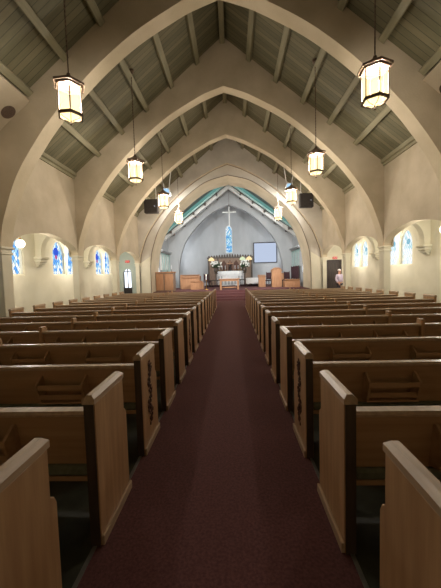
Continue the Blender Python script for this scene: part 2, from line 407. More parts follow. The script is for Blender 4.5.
# aisle outer walls
for s, nm, mats in ((-1,'wall_aisle_left',('glass_blue2','glass_blue')), (1,'wall_aisle_right',('glass_pale','glass_pale'))):
    x0, x1 = XC+s*AO, XC+s*(AO+.3)
    w = struct(MB().box(x0, x1, Y0, 19.2, 0, 3.9).build(nm, 'cream'))
    cut = MB(); L = []
    for c in (5.72, 9.5, 13.36, 17.3):
        for k, (a, d) in enumerate(((-1.05,-.08),(.08,1.05))):
            poly = lancet(0, c+a, c+d, 1.76, 3.22); L.append((poly, mats[(k+(c>10)) % 2]))
            cut.prism(poly, min(x0,x1)-.2, max(x0,x1)+.2, 'x')
    boolean_cut(w, cut.build('cutter', 'cream'))
    for poly, gm in L:
        window(poly, 'x', x0+s*.03, x0+s*.2, x0+s*.14, gm)
    # corbels with their short arch across the aisle
    for i, y in enumerate(PIERS[1:5]):
        mp = lambda u,v,wd: (XC+s*u, wd, v)
        xa, xb = W+.279, AO-.2; bot = [(xa, 2.43)]; hw = (xb-xa)/2; mid = (xa+xb)/2
        for j in range(17):
            a = PI*j/16; bot.append((mid-math.cos(a)*hw, 2.44+.82*abs(math.sin(a))**.8))
        bot.append((AO+.01, 2.44))
        b = MB().strip(bot, [(p[0], 3.6) for p in bot], y-.13, y+T-.27, mp)
        b.build('aisle_arch', 'cream', w)
        c = MB()
        for z0, z1, g in ((2.08,2.16,.1),(2.16,2.25,.18),(2.25,2.36,.24),(2.36,2.45,.31)):
            c.box(x0+s*.02, x0-s*g, y-g*.6-.06, y+T-.4+g*.6+.06, z0, z1)
        c.build('corbel', 'cream', w, bevel=.02)
    b = MB().box(XC+s*(W+.28), x1, Y0, 19.2, 3.6, 3.75)
    struct(b.build('ceiling', 'cream'), 'low plaster ceiling of the %s side aisle' % ('left' if s < 0 else 'right'), 'ceiling')
# wall behind the camera
b = MB().box(XC-AO-.3, XC+AO+.3, Y0-.3, Y0, 0, 5.4).prism([(XC-AO-.3,5.4),(XC+AO+.3,5.4),(XC,RIDGE+.5)], Y0-.3, Y0, 'y')
struct(b.build('wall_back', 'stucco'))
# end walls of the side aisles
wl = struct(MB().box(XC-AO-.3, XC-W-.02, 18.95, 19.2, 0, 3.7).build('wall_aisle_end_left', 'grey_green'))
dp = [(x, z) for x, z in lancet(0, -6.82, -6.28, .02, 2.12)]
boolean_cut(wl, MB().prism(dp, 18.8, 19.4, 'y').build('cutter','cream'))
door = struct(MB().box(-6.82, -6.76, 19.02, 19.1, .02, 1.95).box(-6.34, -6.28, 19.02, 19.1, .02, 1.95).box(-6.575,-6.525,19.02,19.1,.02,2.1).box(-6.82,-6.28,19.02,19.1,.02,.95).box(-6.82,-6.28,19.02,19.1,1.93,1.98).build('door_1', 'black'))
MB().prism(lancet(0, -6.8,-6.3,.9,2.1), 19.06, 19.08, 'y').build('glass_pane', 'doorglass', door)
MB().tube([(-6.5,18.98,1.0),(-6.5,18.98,1.2)], .012).build('door_handle', 'brass', door)
wr = struct(MB().box(XC+W+.02, XC+AO+.3, 18.95, 19.2, 0, 3.7).build('wall_aisle_end_right', 'cream'))
boolean_cut(wr, MB().box(5.72, 6.62, 18.8, 19.4, -.1, 2.3).build('cutter','cream'))
door = struct(MB().box(5.72,5.78,18.98,19.16,0,2.3).box(6.56,6.62,18.98,19.16,0,2.3).box(5.78,6.56,18.98,19.16,2.24,2.3).build('door_2', 'doorwood'))
MB().box(5.78,6.56,19.1,19.15,.01,2.24).box(5.88,6.46,19.08,19.1,.2,1.0).box(5.88,6.46,19.08,19.1,1.15,2.1).build('door_leaf', 'doorwood', door)
MB().blob((6.46,19.05,1.02), .035).build('door_knob', 'brass', door)

# exit signs
def exit_sign(x, y, z, w, label):
    t = thing('exit_sign', (x, y, z), label, 'sign')
    MB().box(-w/2, w/2, -.03, .03, 0, w*.5).build('sign_box', 'exit', t, bevel=.006)
    lt = MB(); h = w*.28; cw = w*.16; st = w*.045; z0 = w*.11; yf = -.034
    def seg(x0, x1, za, zb): lt.box(x0, x1, yf, -.03, za, zb)
    x = -w*.40                                            # E
    seg(x,x+st,z0,z0+h); 
    for q in (0,.5,1): seg(x, x+cw, z0+q*(h-st), z0+q*(h-st)+st)
    x += w*.22                                            # X
    for sg in (1,-1):
        for q in range(7):
            f = q/6; xa = x+f*(cw-st) if sg > 0 else x+(1-f)*(cw-st)
            seg(xa, xa+st, z0+f*(h-st), z0+f*(h-st)+st)
    x += w*.22; seg(x+cw*.35, x+cw*.35+st, z0, z0+h)      # I
    x += w*.20; seg(x+cw/2-st/2, x+cw/2+st/2, z0, z0+h); seg(x, x+cw, z0+h-st, z0+h)   # T
    lt.build('lettering', 'white', t)
exit_sign(6.2, 18.9, 2.34, .26, 'small glowing red EXIT sign above the dark doorway on the right')
exit_sign(-6.5, 18.9, 2.5, .26, 'small glowing red EXIT sign above the glass door on the left')

# ------------------------------------------------------------------ chancel beyond the arch
CR_, CS = 8.45, .75
roofc = lambda x: CR_ - CS*abs(x)
ce2 = MB()
for s in (-1,1):
    ce2.prism([(XC, CR_), (XC+s*5.6, roofc(5.6)), (XC+s*5.6, roofc(5.6)+.12), (XC, CR_+.12)], 21.2, 25.2, 'y')
cc = struct(ce2.build('ceiling', 'teal'), 'teal painted boarded roof over the chancel', 'ceiling')
def rafter(y0, y1, dz, th, mat, name, x0=.0, x1=5.25):
    for s in (-1,1):
        MB().prism([(XC+s*x0, roofc(x0)-dz), (XC+s*x1, roofc(x1)-dz), (XC+s*x1, roofc(x1)-dz-th), (XC+s*x0, roofc(x0)-dz-th)], y0, y1, 'y').build(name, mat, cc)
rafter(22.95, 23.1, .0, .14, 'teal_pale', 'rafter')
rafter(23.9, 24.25, .0, .3, 'whitepaint', 'rafter')
for x in (.9,1.8,2.7,3.6,4.5,-.9,-1.8,-2.7,-3.6,-4.5):
    MB().box(-.05,.05,23.1,25.15,-.2,0).build('purlin', 'walnut', cc, (XC+x, 0, roofc(x)-.005))
for k, s in enumerate((-1,1)):
    wn[0] += 1
    a, c2 = .6, 4.6
    MBs = MB().prism([(XC+s*a, roofc(a)-.05),(XC+s*c2, roofc(c2)-.05),(XC+s*c2, roofc(c2)-.02),(XC+s*a, roofc(a)-.02)], 22.2, 22.9, 'y')
    w_ = struct(MBs.build('window_%d' % wn[0], 'skylight'))
    MB().prism([(XC+s*a, roofc(a)-.1),(XC+s*c2, roofc(c2)-.1),(XC+s*c2, roofc(c2)),(XC+s*a, roofc(a))], 22.9, 23.0, 'y').build('window_frame', 'teal_pale', w_)
# chancel side walls
for s, nm in ((-1,'wall_chancel_left'),(1,'wall_chancel_right')):
    x0 = XC+s*5.05
    w = struct(MB().box(x0, x0+s*.3, 21.2, 25.2, .6, roofc(5.05)).build(nm, 'grey_plaster'))
    t = MB().box(x0, x0-s*.28, 21.9, 25.18, 3.42, 3.52).box(x0, x0-s*.2, 21.9, 25.18, 3.34, 3.42)
    t.build('ledge', 'grey_plaster', w, bevel=.01)
    for k in range(5):
        yy = 22.1+k*.62
        MB().prism(lancet(0, yy, yy+.46, 2.05, 3.2), x0, x0-s*.05, 'x').build('organ_grille_panel', 'whitepaint' if s < 0 else 'grey_plaster', w)
        MB().box(x0, x0-s*.09, yy+.48, yy+.58, 1.95, 3.3).build('mullion', 'teal_pale', w)
    # sanctuary side wall, and unseen glowing panes added to light the chancel
    x1 = XC+s*4.9
    w2 = struct(MB().box(x1, x1+s*.3, 25.7, 28.5, .6, 8.2).build('wall_sanctuary_' + ('left' if s < 0 else 'right'), 'grey_plaster'))
    wn[0] += 1
    g = struct(MB().prism(lancet(0, 26.2, 27.9, 2.2, 5.6), x1+s*.01, x1-s*.03, 'x').build('window_%d' % wn[0], 'fill_glow'))  # lancet-shaped glow added out of view as fill light for the sanctuary
    wn[0] += 1
    g = struct(MB().box(XC+s*5.06, XC+s*5.03, 21.22, 21.6, 1.6, 4.3).build('window_%d' % wn[0], 'fill_glow' ))  # glowing slab added out of view behind the chancel arch, fill light only
topc = [(x, max(roofc(x), z+.05)) for x,z in ARC_C]
b = MB().strip([(-5.35,.6)]+[(x,max(z,.6)) for x,z in ARC_C]+[(5.35,.6)], [(-5.35,roofc(5.35))]+[(x,8.6) for x,z in ARC_C]+[(5.35,roofc(5.35))], 25.2, 25.7, mapx)
struct(b.build('wall_sanctuary_front', 'grey_plaster'), 'pointed arch wall in front of the altar', 'wall')
struct(MB().box(XC-5.3, XC+5.3, 25.7, 28.8, 8.0, 8.15).build('ceiling', 'grey_plaster'), 'ceiling above the altar', 'ceiling')
wb = struct(MB().box(XC-5.3, XC+5.3, 28.5, 28.8, .6, 8.1).build('wall_chancel_back', 'grey_plaster'))
lp = lancet(0, -.56, .06, 3.55, 6.05)
boolean_cut(wb, MB().prism(lp, 28.3, 29, 'y').build('cutter', 'cream'))
window(lp, 'y', 28.48, 28.66, 28.6, 'glass_chancel', 'whitepaint', .04)

# ------------------------------------------------------------------ cross
t = thing('hanging_cross', (-.15, 25.0, 5.4), 'slender white cross hanging in the point of the altar arch', 'cross')
MB().box(-.04,.04,-.03,.03,0,1.62).build('upright', 'whitepaint', t, bevel=.008)
MB().box(-.54,.54,-.03,.03,1.12,1.2).build('crossbar', 'whitepaint', t, bevel=.008)
MB().tube([(0,0,1.62),(0,0,2.9)], .008).build('suspension_wire', 'iron', t)
# screen
t = thing('projection_screen', (3.04, 28.46, 2.55), 'pale blue lit projection screen with dark frame, right of the altar', 'screen')
MB().box(-1.08,1.08,-.06,.03,0,.07).box(-1.08,1.08,-.06,.03,1.8,1.88).box(-1.08,-1.0,-.06,.03,.07,1.8).box(1.0,1.08,-.06,.03,.07,1.8).build('screen_frame', 'black', t)
MB().box(-1.0,1.0,-.02,.0,.07,1.8).build('screen_surface', 'screen', t)
# reredos
t = thing('carved_reredos', (-.2, 28.1, .6), 'tall carved wooden screen behind the altar with a cresting along its top', 'altar screen')
b = MB().box(-2.0,2.0,0,.2,0,2.45)
b.build('back_board', 'reredos', t)
b = MB()
for k in range(17):
    x = -1.9+k*.2375; h = .16+.14*(1-abs(k-8)/8)
    b.prism([(x-.1,2.58),(x+.1,2.58),(x+.07,2.58+h*.6),(x,2.58+h),(x-.07,2.58+h*.6)], .02, .12, 'y')
b.box(-2.08,2.08,-.06,.22,2.45,2.58)
b.build('cresting', 'walnut', t)
for x in (-1.95,-1.1,1.1,1.95): MB().box(x-.07,x+.07,-.05,.0,0,2.45).build('pilaster', 'walnut', t)
b = MB()
for x in (-.55,0,.55):
    b.prism([(x-.24,1.3),(x+.24,1.3),(x+.24,1.95),(x,2.3),(x-.24,1.95)], -.03, 0, 'y')
b.build('niche_panel', 'carving', t)
b = MB().box(-.035,.035,-.12,-.05,1.55,2.2).box(-.3,.3,-.12,-.05,1.95,2.02)
b.build('carved_figure', 'pulpit', t)
# altar
t = thing('altar', (-.2, 27.2, .6), 'long white-fronted altar against the carved screen', 'altar')
MB().box(-1.2,1.2,0,.7,0,1.0).build('altar_block', 'white', t, bevel=.02)
b = MB()
for k in range(8):
    b.box(-1.12+k*.29,-1.12+k*.29+.2,-.02,0,.1,.85)
b.build('front_panel', 'grey_plaster', t)
MB().box(-1.3,1.3,-.06,.76,1.0,1.06).build('altar_top', 'white', t, bevel=.01)
b = MB().prism([(-.7,1.062),(.7,1.062),(.7,1.07),(-.7,1.07)], -.07, .5, 'y').box(-.7,.7,-.075,-.062,.55,1.07)
b.build('altar_cloth', 'white', t)
MB().box(-1.25,1.25,.4,.7,1.06,1.3).build('altar_shelf', 'white', t)
for k in range(6):
    x = -.2 + (-1.0,-.72,-.44,.44,.72,1.0)[k]
    side = 'left' if k < 3 else 'right'
    nm = ('outermost','middle','innermost')[k] if k < 3 else ('innermost','middle','outermost')[k-3]
    c = thing('altar_candle', (x, 27.75, 1.9), '%s of the three white candles on the %s of the altar' % (nm, side), 'candle', 'candles on the altar')
    MB().lathe([(.06,0),(.02,.03),(.018,.12),(.035,.15)], n=8).build('candle_holder', 'brass', c)
    MB().lathe([(.022,.15),(.022,.48),(.006,.5)], n=8).build('candle_stick', 'white', c)
t = thing('altar_ornament', (-.2, 27.75, 1.901), 'small dark figure standing in the middle of the altar', 'ornament')
MB().lathe([(.13,0),(.1,.06),(.05,.1),(.09,.25),(.11,.36),(.05,.42)], n=10).build('figure_body', 'black', t, smooth=True)
MB().blob((0,0,.49), .075).build('figure_head', 'black', t, smooth=True)
# flowers
def flowers(x, y, z, label, sd):
    rnd = random.Random(sd)
    t = thing('flower_arrangement', (x, y, z), label, 'flowers', 'flower arrangements by the altar')
    MB().lathe([(.1,0),(.17,.1),(.2,.26),(.12,.4),(.15,.46)], n=12).build('vase', 'walnut', t, smooth=True)
    lf = MB(); pt = MB()
    for k in range(120):
        a = rnd.uniform(0,2*PI); e = rnd.uniform(0,1.3); r = rnd.uniform(.25,.52)
        c = (r*math.cos(a)*math.cos(e)*1.1, r*math.sin(a)*math.cos(e)*.6, .5+r*math.sin(e)*1.15)
        lf.tube([(0,0,.42), ((c[0])*.6, c[1]*.6, .42+(c[2]-.42)*.55), c], [.02,.06,.008], 4)
        if k % 3 == 0: pt.blob((c[0]*1.02, c[1]*1.02-.05, c[2]), .07, 7, 4)
    lf.build('foliage', 'leaf', t); pt.build('blossoms', 'petal', t)
# stands
for x, lab in ((-1.42,'left'),(1.05,'right')):
    s_ = thing('flower_stand', (x, 26.6, .6), 'slim wooden pedestal under the %s white flowers' % lab, 'stand')
    MB().lathe([(.2,0),(.2,.05),(.05,.1),(.05,1.05),(.18,1.1),(.18,1.15)], n=12).build('pedestal_column', 'walnut', s_, smooth=True)
    flowers(x, 26.6, 1.752, 'white flowers with dark leaves on the pedestal %s of the altar' % lab, 3 if x < 0 else 5)
# shade lamps on brackets
for x, y, mat, lab in ((-1.87,27.9,'candle_lamp','round cream lit lamp shade over the left white flowers'),(.93,27.9,'green_lamp','pale greenish lit lamp shade over the right white flowers'),(1.52,27.9,'candle_lamp','cream lit lamp shade at the right end of the carved screen, outermost')):
    t = thing('shade_lamp', (x, 27.78, 2.85), lab, 'lamp', 'lamps on the carved altar screen')
    MB().lathe([(.26,0),(.27,.06),(.2,.2),(.06,.3)], n=14).build('lamp_shade', mat, t, smooth=True)
    MB().tube([(0,0,.28),(0,.0,.36),(0,.24,.36)], .015).build('bracket', 'brass', t)

# ------------------------------------------------------------------ communion table in front
t = thing('communion_table', (-.22, 19.75, .6), 'open-legged wooden table at the head of the chancel steps', 'table')
MB().box(-.68,.68,0,.62,.66,.72).build('table_top', 'pulpit', t, bevel=.01)
MB().box(-.6,.6,.04,.58,.56,.66).build('apron', 'pulpit', t)
for x in (-.56,.56):
    for y in (.09,.53):
        MB().box(x-.055,x+.055,y-.055,y+.055,0,.56).build('leg', 'pulpit', t, bevel=.008)
MB().box(-.5,.5,.29,.33,.12,.18).build('stretcher', 'pulpit', t)
t = tag(MB().box(-.5,.5,.0,.63,0,.012).build('table_runner', 'white', None, (-.22,19.74,1.322)), 'white cloth laid across the wooden communion table', 'cloth')
for x, lab in ((-.75,'left'),(.33,'right')):
    pass
# draped table at right of altar
t = thing('draped_table', (1.55, 24.0, .6), 'small table under a white cloth, right of the altar', 'table')
MB().strip([(-.5,.25),(-.35,.18),(-.2,.26),(0,.2),(.2,.27),(.35,.18),(.5,.25)], [(-.5,.66),(-.35,.68),(-.2,.68),(0,.68),(.2,.68),(.35,.68),(.5,.66)], 0, .5, lambda u,v,w:(u,w,v)).build('tablecloth', 'white', t)
for x in (-.42,.42):
    for y in (.06,.44): MB().box(x-.025,x+.025,y-.025,y+.025,0,.6).build('leg', 'walnut', t)
for x, y, nm, lab in ((-.62,24.6,'front_kneeler','left'),(.85,24.6,'front_kneeler','right')):
    pass
# dark altar rail pieces left and right of the altar
for x0, x1, lab in ((-2.2,-.95,'left'),(.55,2.3,'right')):
    t = thing('communion_rail', ((x0+x1)/2, 25.0, .6), 'low dark kneeling rail on the %s of the altar opening' % lab, 'rail')
    h = (x1-x0)/2
    MB().box(-h,h,-.06,.06,.5,.58).build('top_rail', 'walnut', t, bevel=.01)
    MB().box(-h,h,-.25,-.02,.0,.16).build('kneeler_pad', 'dark_red', t, bevel=.02)
    for k in range(6):
        xx = -h+.06+(2*h-.12)*k/5; MB().lathe([(.04,0),(.02,.1),(.035,.25),(.02,.42),(.04,.5)], (xx,0,0), 8).build('baluster', 'walnut', t)

# ------------------------------------------------------------------ left wooden cabinet, stalls, lectern
t = thing('organ_cabinet', (-4.5, 20.1, .6), 'tall panelled wooden cabinet against the left side of the chancel arch', 'cabinet')
MB().box(-.58,.62,0,.7,0,1.2).build('cabinet_body', 'reredos', t, bevel=.01)
MB().box(-.58,.66,-.05,.74,1.2,1.28).build('cabinet_top', 'pulpit', t, bevel=.015)
for x0, x1 in ((-.54,-.05),(.03,.58)):
    d = MB().box(x0,x1,-.03,0,.08,1.14).build('door', 'pulpit', t, bevel=.006)
    MB().box(x0+.08,x1-.08,-.045,-.03,.18,1.04).build('raised_panel', 'pulpit', d, bevel=.01)
for x, lab in ((-4.7,'left'),(-4.35,'middle'),(-4.05,'right')):
    c = thing('candlestick', (x, 20.4, 1.88), '%s of the three thin candles on the tall wooden cabinet' % lab, 'candle', 'candles on the cabinet')
    MB().lathe([(.05,0),(.015,.03),(.012,.14),(.03,.16)], n=8).build('candle_holder', 'iron', c)
    MB().lathe([(.014,.16),(.014,.42),(.004,.44)], n=8).build('candle_stick', 'white', c)
def stall(x, y, w, h, label):
    t = thing('choir_stall', (x, y, .6), label, 'stall')
    MB().box(-w/2,w/2,0,.06,0,h).build('front_panel', 'pulpit', t, bevel=.01)
    n = max(2, int(w/.45))
    for k in range(n):
        a = -w/2+.06+k*(w-.12)/n
        MB().box(a+.04, a+(w-.12)/n-.04, -.02, 0, .12, h-.12).build('raised_panel', 'pulpit', t, bevel=.008)
    MB().box(-w/2-.03,w/2+.03,-.08,.3,h,h+.05).build('book_desk', 'pulpit', t, bevel=.01)
    for sx in (-1,1): MB().box(sx*w/2-.03,sx*w/2+.03,-.02,.9,0,h-.05).build('end_panel', 'pulpit', t, bevel=.01)
    MB().box(-w/2+.05,w/2-.05,.5,.85,.38,.44).build('seat', 'dark_red', t, bevel=.01)
stall(-3.1, 22.4, 1.3, .82, 'wooden choir stall just right of the tall cabinet, front one')
stall(-3.3, 23.7, 1.5, 1.0, 'taller wooden choir stall behind the front left stall')
stall(-2.5, 21.3, .8, .55, 'low wooden stall end beside the left choir stalls')
stall(4.1, 21.25, .95, .5, 'low wooden choir stall at the right side of the chancel')
stall(3.6, 23.6, 1.0, .95, 'taller wooden choir stall behind the low right stall')
t = thing('lectern', (3.12, 21.9, .6), 'upright wooden lectern with an arched top, right of the chancel steps', 'lectern')
prof = [(-.33,0),(.33,0),(.33,1.12),(.26,1.24),(.12,1.31),(-.12,1.31),(-.26,1.24),(-.33,1.12)]
MB().prism(prof, 0, .45, 'y').build('lectern_body', 'pulpit', t, bevel=.01)
MB().prism([(-.37,1.1),(-.3,1.22),(-.13,1.31),(.13,1.31),(.3,1.22),(.37,1.1),(.37,1.18),(.3,1.29),(.14,1.38),(-.14,1.38),(-.3,1.29),(-.37,1.18)], -.05, .5, 'y').build('arched_hood', 'pulpit', t)
MB().box(-.2,.2,-.02,0,.15,.95).build('raised_panel', 'pulpit', t, bevel=.01)
t = thing('wooden_cupboard', (2.15, 22.6, .6), 'small square wooden reading desk left of the arched lectern', 'desk')
MB().box(-.25,.25,0,.4,0,.75).build('desk_body', 'pulpit', t, bevel=.01)
MB().prism([(-.04,.75),(.44,.75),(.44,.9),(-.04,.78)], -.29, .29, 'x').build('sloped_top', 'pulpit', t)
def chair(x, y, rz, label, bh=1.1):
    t = thing('choir_chair', (x, y, .6), label, 'chair', 'dark chairs in the chancel', rz)
    MB().box(-.23,.23,-.22,.24,.42,.5).build('seat', 'dark_red', t, bevel=.02)
    MB().box(-.22,.22,.19,.25,.55,bh-.05).build('backrest', 'dark_red', t, bevel=.02)
    for a in (-.2,.2):
        MB().box(a-.02,a+.02,-.2,-.16,0,.42).build('leg', 'walnut', t)
        MB().box(a-.02,a+.02,.2,.24,0,bh).build('leg', 'walnut', t)
for x, y, rz, lab in ((2.62,23.3,-.6,'dark chair just left of the arched lectern'),(3.85,22.45,-.5,'dark chair just right of the arched lectern'),
    (4.5,22.5,-1.2,'dark chair by the right chancel wall, nearest'),(4.5,23.25,-1.2,'dark chair by the right chancel wall, middle one'),(4.5,24.2,-1.2,'dark chair by the right chancel wall, farthest'),
    (-1.95,23.9,.6,'dark chair behind the left choir stalls')):
    chair(x, y, rz, lab, 1.5 if 'chancel wall' in lab else 1.1)

# ------------------------------------------------------------------ pews
PITCH, ZL, ZR = .9, 1.69, 1.65
def make_pew(s, n_label):
    """local x runs from the aisle end outwards (s = -1 left block, +1 right block); y forward; origin on the floor at the aisle end"""
    root = thing('pew', (0,0,0), n_label, 'pew', 'pews in the %s block' % ('left' if s < 0 else 'right'))
    Lg = 4.55; X = lambda a: s*a
    def panel(x0, x1, h, nm='end_panel'):
        prof = [(0,0),(.5,0),(.5,.60),(.485,.63),(.457,.65),(.457,h-.05),(0,h-.05)]
        p = MB().prism(prof, X(x0), X(x1), 'x').build(nm, 'oak', root, bevel=.006)
        m = (x0+x1)/2; hw = (x1-x0)/2
        a0, a1 = m-hw-.004, m+hw+.004; c = .022
        top = [(-.012,h-.05),(.47,h-.05),(.47,h-.022),(.45,h),(.012,h),(-.012,h-.022)]
        cp = MB()
        # cap with chamfered long edges
        vs = []
        for xx, d in ((a0,0),(a0+c,c),(a1-c,c),(a1,0)):
            pass
        pts = [(a0,h-.05),(a1,h-.05),(a1,h-.02),(a1-c,h),(a0+c,h),(a0,h-.02)]
        y0_, y1_ = -.007, .465
        n = len(pts)
        v0 = [(X(p[0]), y0_ + (.02 if p[1] > h-.01 else 0), p[1]) for p in pts]; v1 = [(X(p[0]), y1_ - (.02 if p[1] > h-.01 else 0), p[1]) for p in pts]
        cp.add(v0+v1, [tuple(range(n)), tuple(range(n,2*n))[::-1]]+[(i,(i+1)%n,n+(i+1)%n,n+i) for i in range(n)])
        cp.build('end_cap', 'oak_cap', p)
        return p
    pa = panel(0, .065, .922)
    MB().box(X(-.018), X(0), -.0, .5, .015, .075).build('base_moulding', 'oak_cap', pa, bevel=.004)
    MB().box(X(.004), X(.061), -.006, .0, .0, .87).build('back_edge_strip', 'walnut', pa)
    panel(Lg-.06, Lg, .922)
    dv = MB().prism([(.03,.0),(.44,.0),(.44,.55),(.16,.62),(.11,.895),(.0,.895),(.0,.5)], X(2.02), X(2.075), 'x').build('divider', 'oak', root, bevel=.006)
    # slanting back, top rail, seat, cushion
    MB().prism([(.035,.81),(.06,.81),(.115,.43),(.09,.43)], X(.065), X(Lg-.06), 'x').build('backrest', 'oak_back', root)
    MB().prism([(.005,.795),(.0,.81),(.012,.826),(.075,.826),(.085,.81),(.08,.795)], X(.065), X(Lg-.06), 'x').build('top_rail', 'oak_cap', root)
    MB().box(X(.065), X(Lg-.06), .06, .47, .37, .40).box(X(.065), X(Lg-.06), .44, .47, .31,.37).build('seat', 'oak_back', root)
    MB().box(X(.075), X(Lg-.07), .05, .46, .402, .465).build('seat_cushion', 'cushion', root, bevel=.015)
    for c in (.71, 1.60, 2.72, 3.60):
        r = MB(); a, b2 = c-.21, c+.21
        for q in (a, b2-.018):
            r.prism([(.058,.72),(.03,.745),(-.06,.68),(-.06,.65),(.0,.50),(.08,.48)], X(q), X(q+.018), 'x')
        r.box(X(a), X(b2), -.05, -.036, .635, .675).box(X(a), X(b2), -.02, -.006, .54, .58).box(X(a), X(b2), -.02, .075, .502, .514)
        r.build('book_rack', 'walnut' if False else 'oak_back', root)
    return root
def ornament(panel_obj, s):
    b = MB(); pts = []
    for k in range(41):
        f = k/40; pts.append((-s*.006, .23+.03*math.sin(f*16), .22+f*.58))
    b.tube(pts, .006, 5)
    rnd = random.Random(4)
    for k in range(34):
        f = k/33; sd = 1 if k % 2 else -1
        y = .23+.03*math.sin(f*16)+sd*rnd.uniform(.02,.045); z = .22+f*.58+rnd.uniform(-.01,.01)
        b.blob((-s*.006, y, z), rnd.uniform(.012,.022), 6, 4, (.35,1,1.1))
    b.build('carved_vine', 'carving', panel_obj)
ORD = ['nearest the camera','second','third','fourth','fifth','sixth','seventh','eighth','ninth','tenth','eleventh','twelfth','thirteenth','fourteenth','fifteenth','sixteenth']
for s, z0, xa, side in ((-1, ZL, -.8135, 'left'), (1, ZR, .5873, 'right')):
    proto = make_pew(s, '')
    for k in range(16):
        p = proto if k == 0 else copy_tree(proto)
        p.location = (xa, z0+PITCH*(k-1), 0)
        if k == 0: lab = 'oak pew nearest the camera in the %s block, cut off by the frame' % side
        elif k == 15: lab = 'foremost oak pew of the %s block, farthest from the camera' % side
        else: lab = 'oak pew in the %s block, %s row from the camera' % (side, ORD[k])
        if (s < 0 and k in (2,5)) or (s > 0 and k == 2):
            lab = 'oak pew with a carved vine on its aisle end, %s row of the %s block' % (ORD[k], side)
        p['label'] = lab
        p['_row'] = k
    rows = {o['_row']: o for o in COL.objects if o.type == 'EMPTY' and '_row' in o.keys()}
    for k in ((2,5) if s < 0 else (2,)):
        ends = [c for c in rows[k].children if c.name.startswith('end_panel')]
        e = min(ends, key=lambda c: min(abs(v.co.x) for v in c.data.vertices))
        ornament(e, s)
    for o in rows.values(): del o['_row']

# ------------------------------------------------------------------ lanterns
def make_lantern(roof_h):
    t = thing('hanging_lantern', (0,0,0), '', 'lantern', 'hanging lanterns of the nave')
    R, H = .215, .46
    z0 = -.25
    fr = MB()
    for i in range(6):
        a = 2*PI*i/6+.2; c = (R*math.cos(a), R*math.sin(a))
        fr.tube([(c[0],c[1],z0-.02),(c[0],c[1],z0+H+.02)], .011, 6)
    for zz, r0, r1, hh in ((z0-.05,.2,.232,.05),(z0+H,.2,.24,.05)):
        n = 6; vs = []
        for (rr, z) in ((r0,zz),(r1,zz),(r1,zz+hh),(r0,zz+hh)):
            for i in range(n): a = 2*PI*i/n+.2; vs.append((rr*math.cos(a), rr*math.sin(a), z))
        fs = []
        for j in range(4):
            for i in range(n): fs.append((j*n+i, j*n+(i+1)%n, ((j+1)%4)*n+(i+1)%n, ((j+1)%4)*n+i))
        fr.add(vs, fs)
    fr.build('lantern_frame', 'iron', t)
    for i in range(6):
        a0 = 2*PI*i/6+.2; a1 = a0+PI/3; r = R-.006
        p0 = Vector((r*math.cos(a0), r*math.sin(a0), 0)); p1 = Vector((r*math.cos(a1), r*math.sin(a1), 0))
        d = (p1-p0); p0 = p0+d*.09; p1 = p1-d*.09
        b = MB()
        prof = [(p0,z0+.02),(p1,z0+.02),(p1,z0+H-.08),(p0.lerp(p1,.82),z0+H-.03),(p0.lerp(p1,.5),z0+H-.005),(p0.lerp(p1,.18),z0+H-.03),(p0,z0+H-.08)]
        b.add([(p.x,p.y,z) for p,z in prof], [tuple(range(7))])
        b.build('glass_panel', 'lantern_glass', t)
    b = MB(); b.lathe([(.195,z0-.03),(.14,z0-.075),(.05,z0-.1)], n=6, ph=.2); b.build('bottom_glass', 'lantern_glass', t)
    b = MB().tube([(0,0,z0-.1),(0,0,z0-.15)], .012).blob((0,0,z0-.165), .026)
    for i in range(6):
        a = 2*PI*i/6+.2
        b.tube([(.2*math.cos(a),.2*math.sin(a),z0-.035),(.145*math.cos(a),.145*math.sin(a),z0-.08),(.03*math.cos(a),.03*math.sin(a),z0-.108)], .007, 4)
    b.build('finial', 'iron', t)
    MB().lathe([(.22,z0+H+.04),(.285,z0+H+.03),(.29,z0+H+.07),(.2,z0+H+.11),(.1,z0+H+.17),(.04,z0+H+.22),(.03,z0+H+.26)], n=6, ph=.2).build('lantern_roof', 'iron', t)
    top = roof_h; z = z0+H+.24; ch = MB(); k = 0
    while z < top-.03:
        if k % 2: ch.box(-.012,.012,-.004,.004,z,z+.05)
        else: ch.box(-.004,.004,-.012,.012,z,z+.05)
        z += .042; k += 1
    ch.build('chain', 'iron', t)
    MB().lathe([(.03,top-.12),(.08,top-.05),(.09,top)], n=12).build('ceiling_rose', 'iron', t)
    return t
LX, LZ = 2.71, 4.82
lan = make_lantern(ROOF(LX)-LZ)
where = ['nearest the camera','second from the camera','third from the camera','farthest, before the chancel arch']
first = True
def point(name, loc, power, col, r=.08):
    l = bpy.data.lights.new(name, 'POINT'); l.energy = power; l.color = col; l.shadow_soft_size = r
    o = bpy.data.objects.new(name, l); COL.objects.link(o); o.location = loc; return o
LANTERN_W, AISLE_W = 150, 34
for i in range(4):
    for s in (-1,1):
        o = lan if first else copy_tree(lan); first = False
        y = 5.67+BAY*i; lz = LZ
        o.location = (XC+s*LX, y, lz); o.rotation_euler = (0,0,.25*s)
        o['label'] = 'glowing hexagonal lantern on a chain, %s row, %s' % ('left' if s < 0 else 'right', where[i] if i >= 0 else 'above the camera')
        point('lantern_light', (XC+s*LX, y, lz-.02), LANTERN_W*(.85,1.0,1.3,1.55)[i], (1,.89,.77), .07)
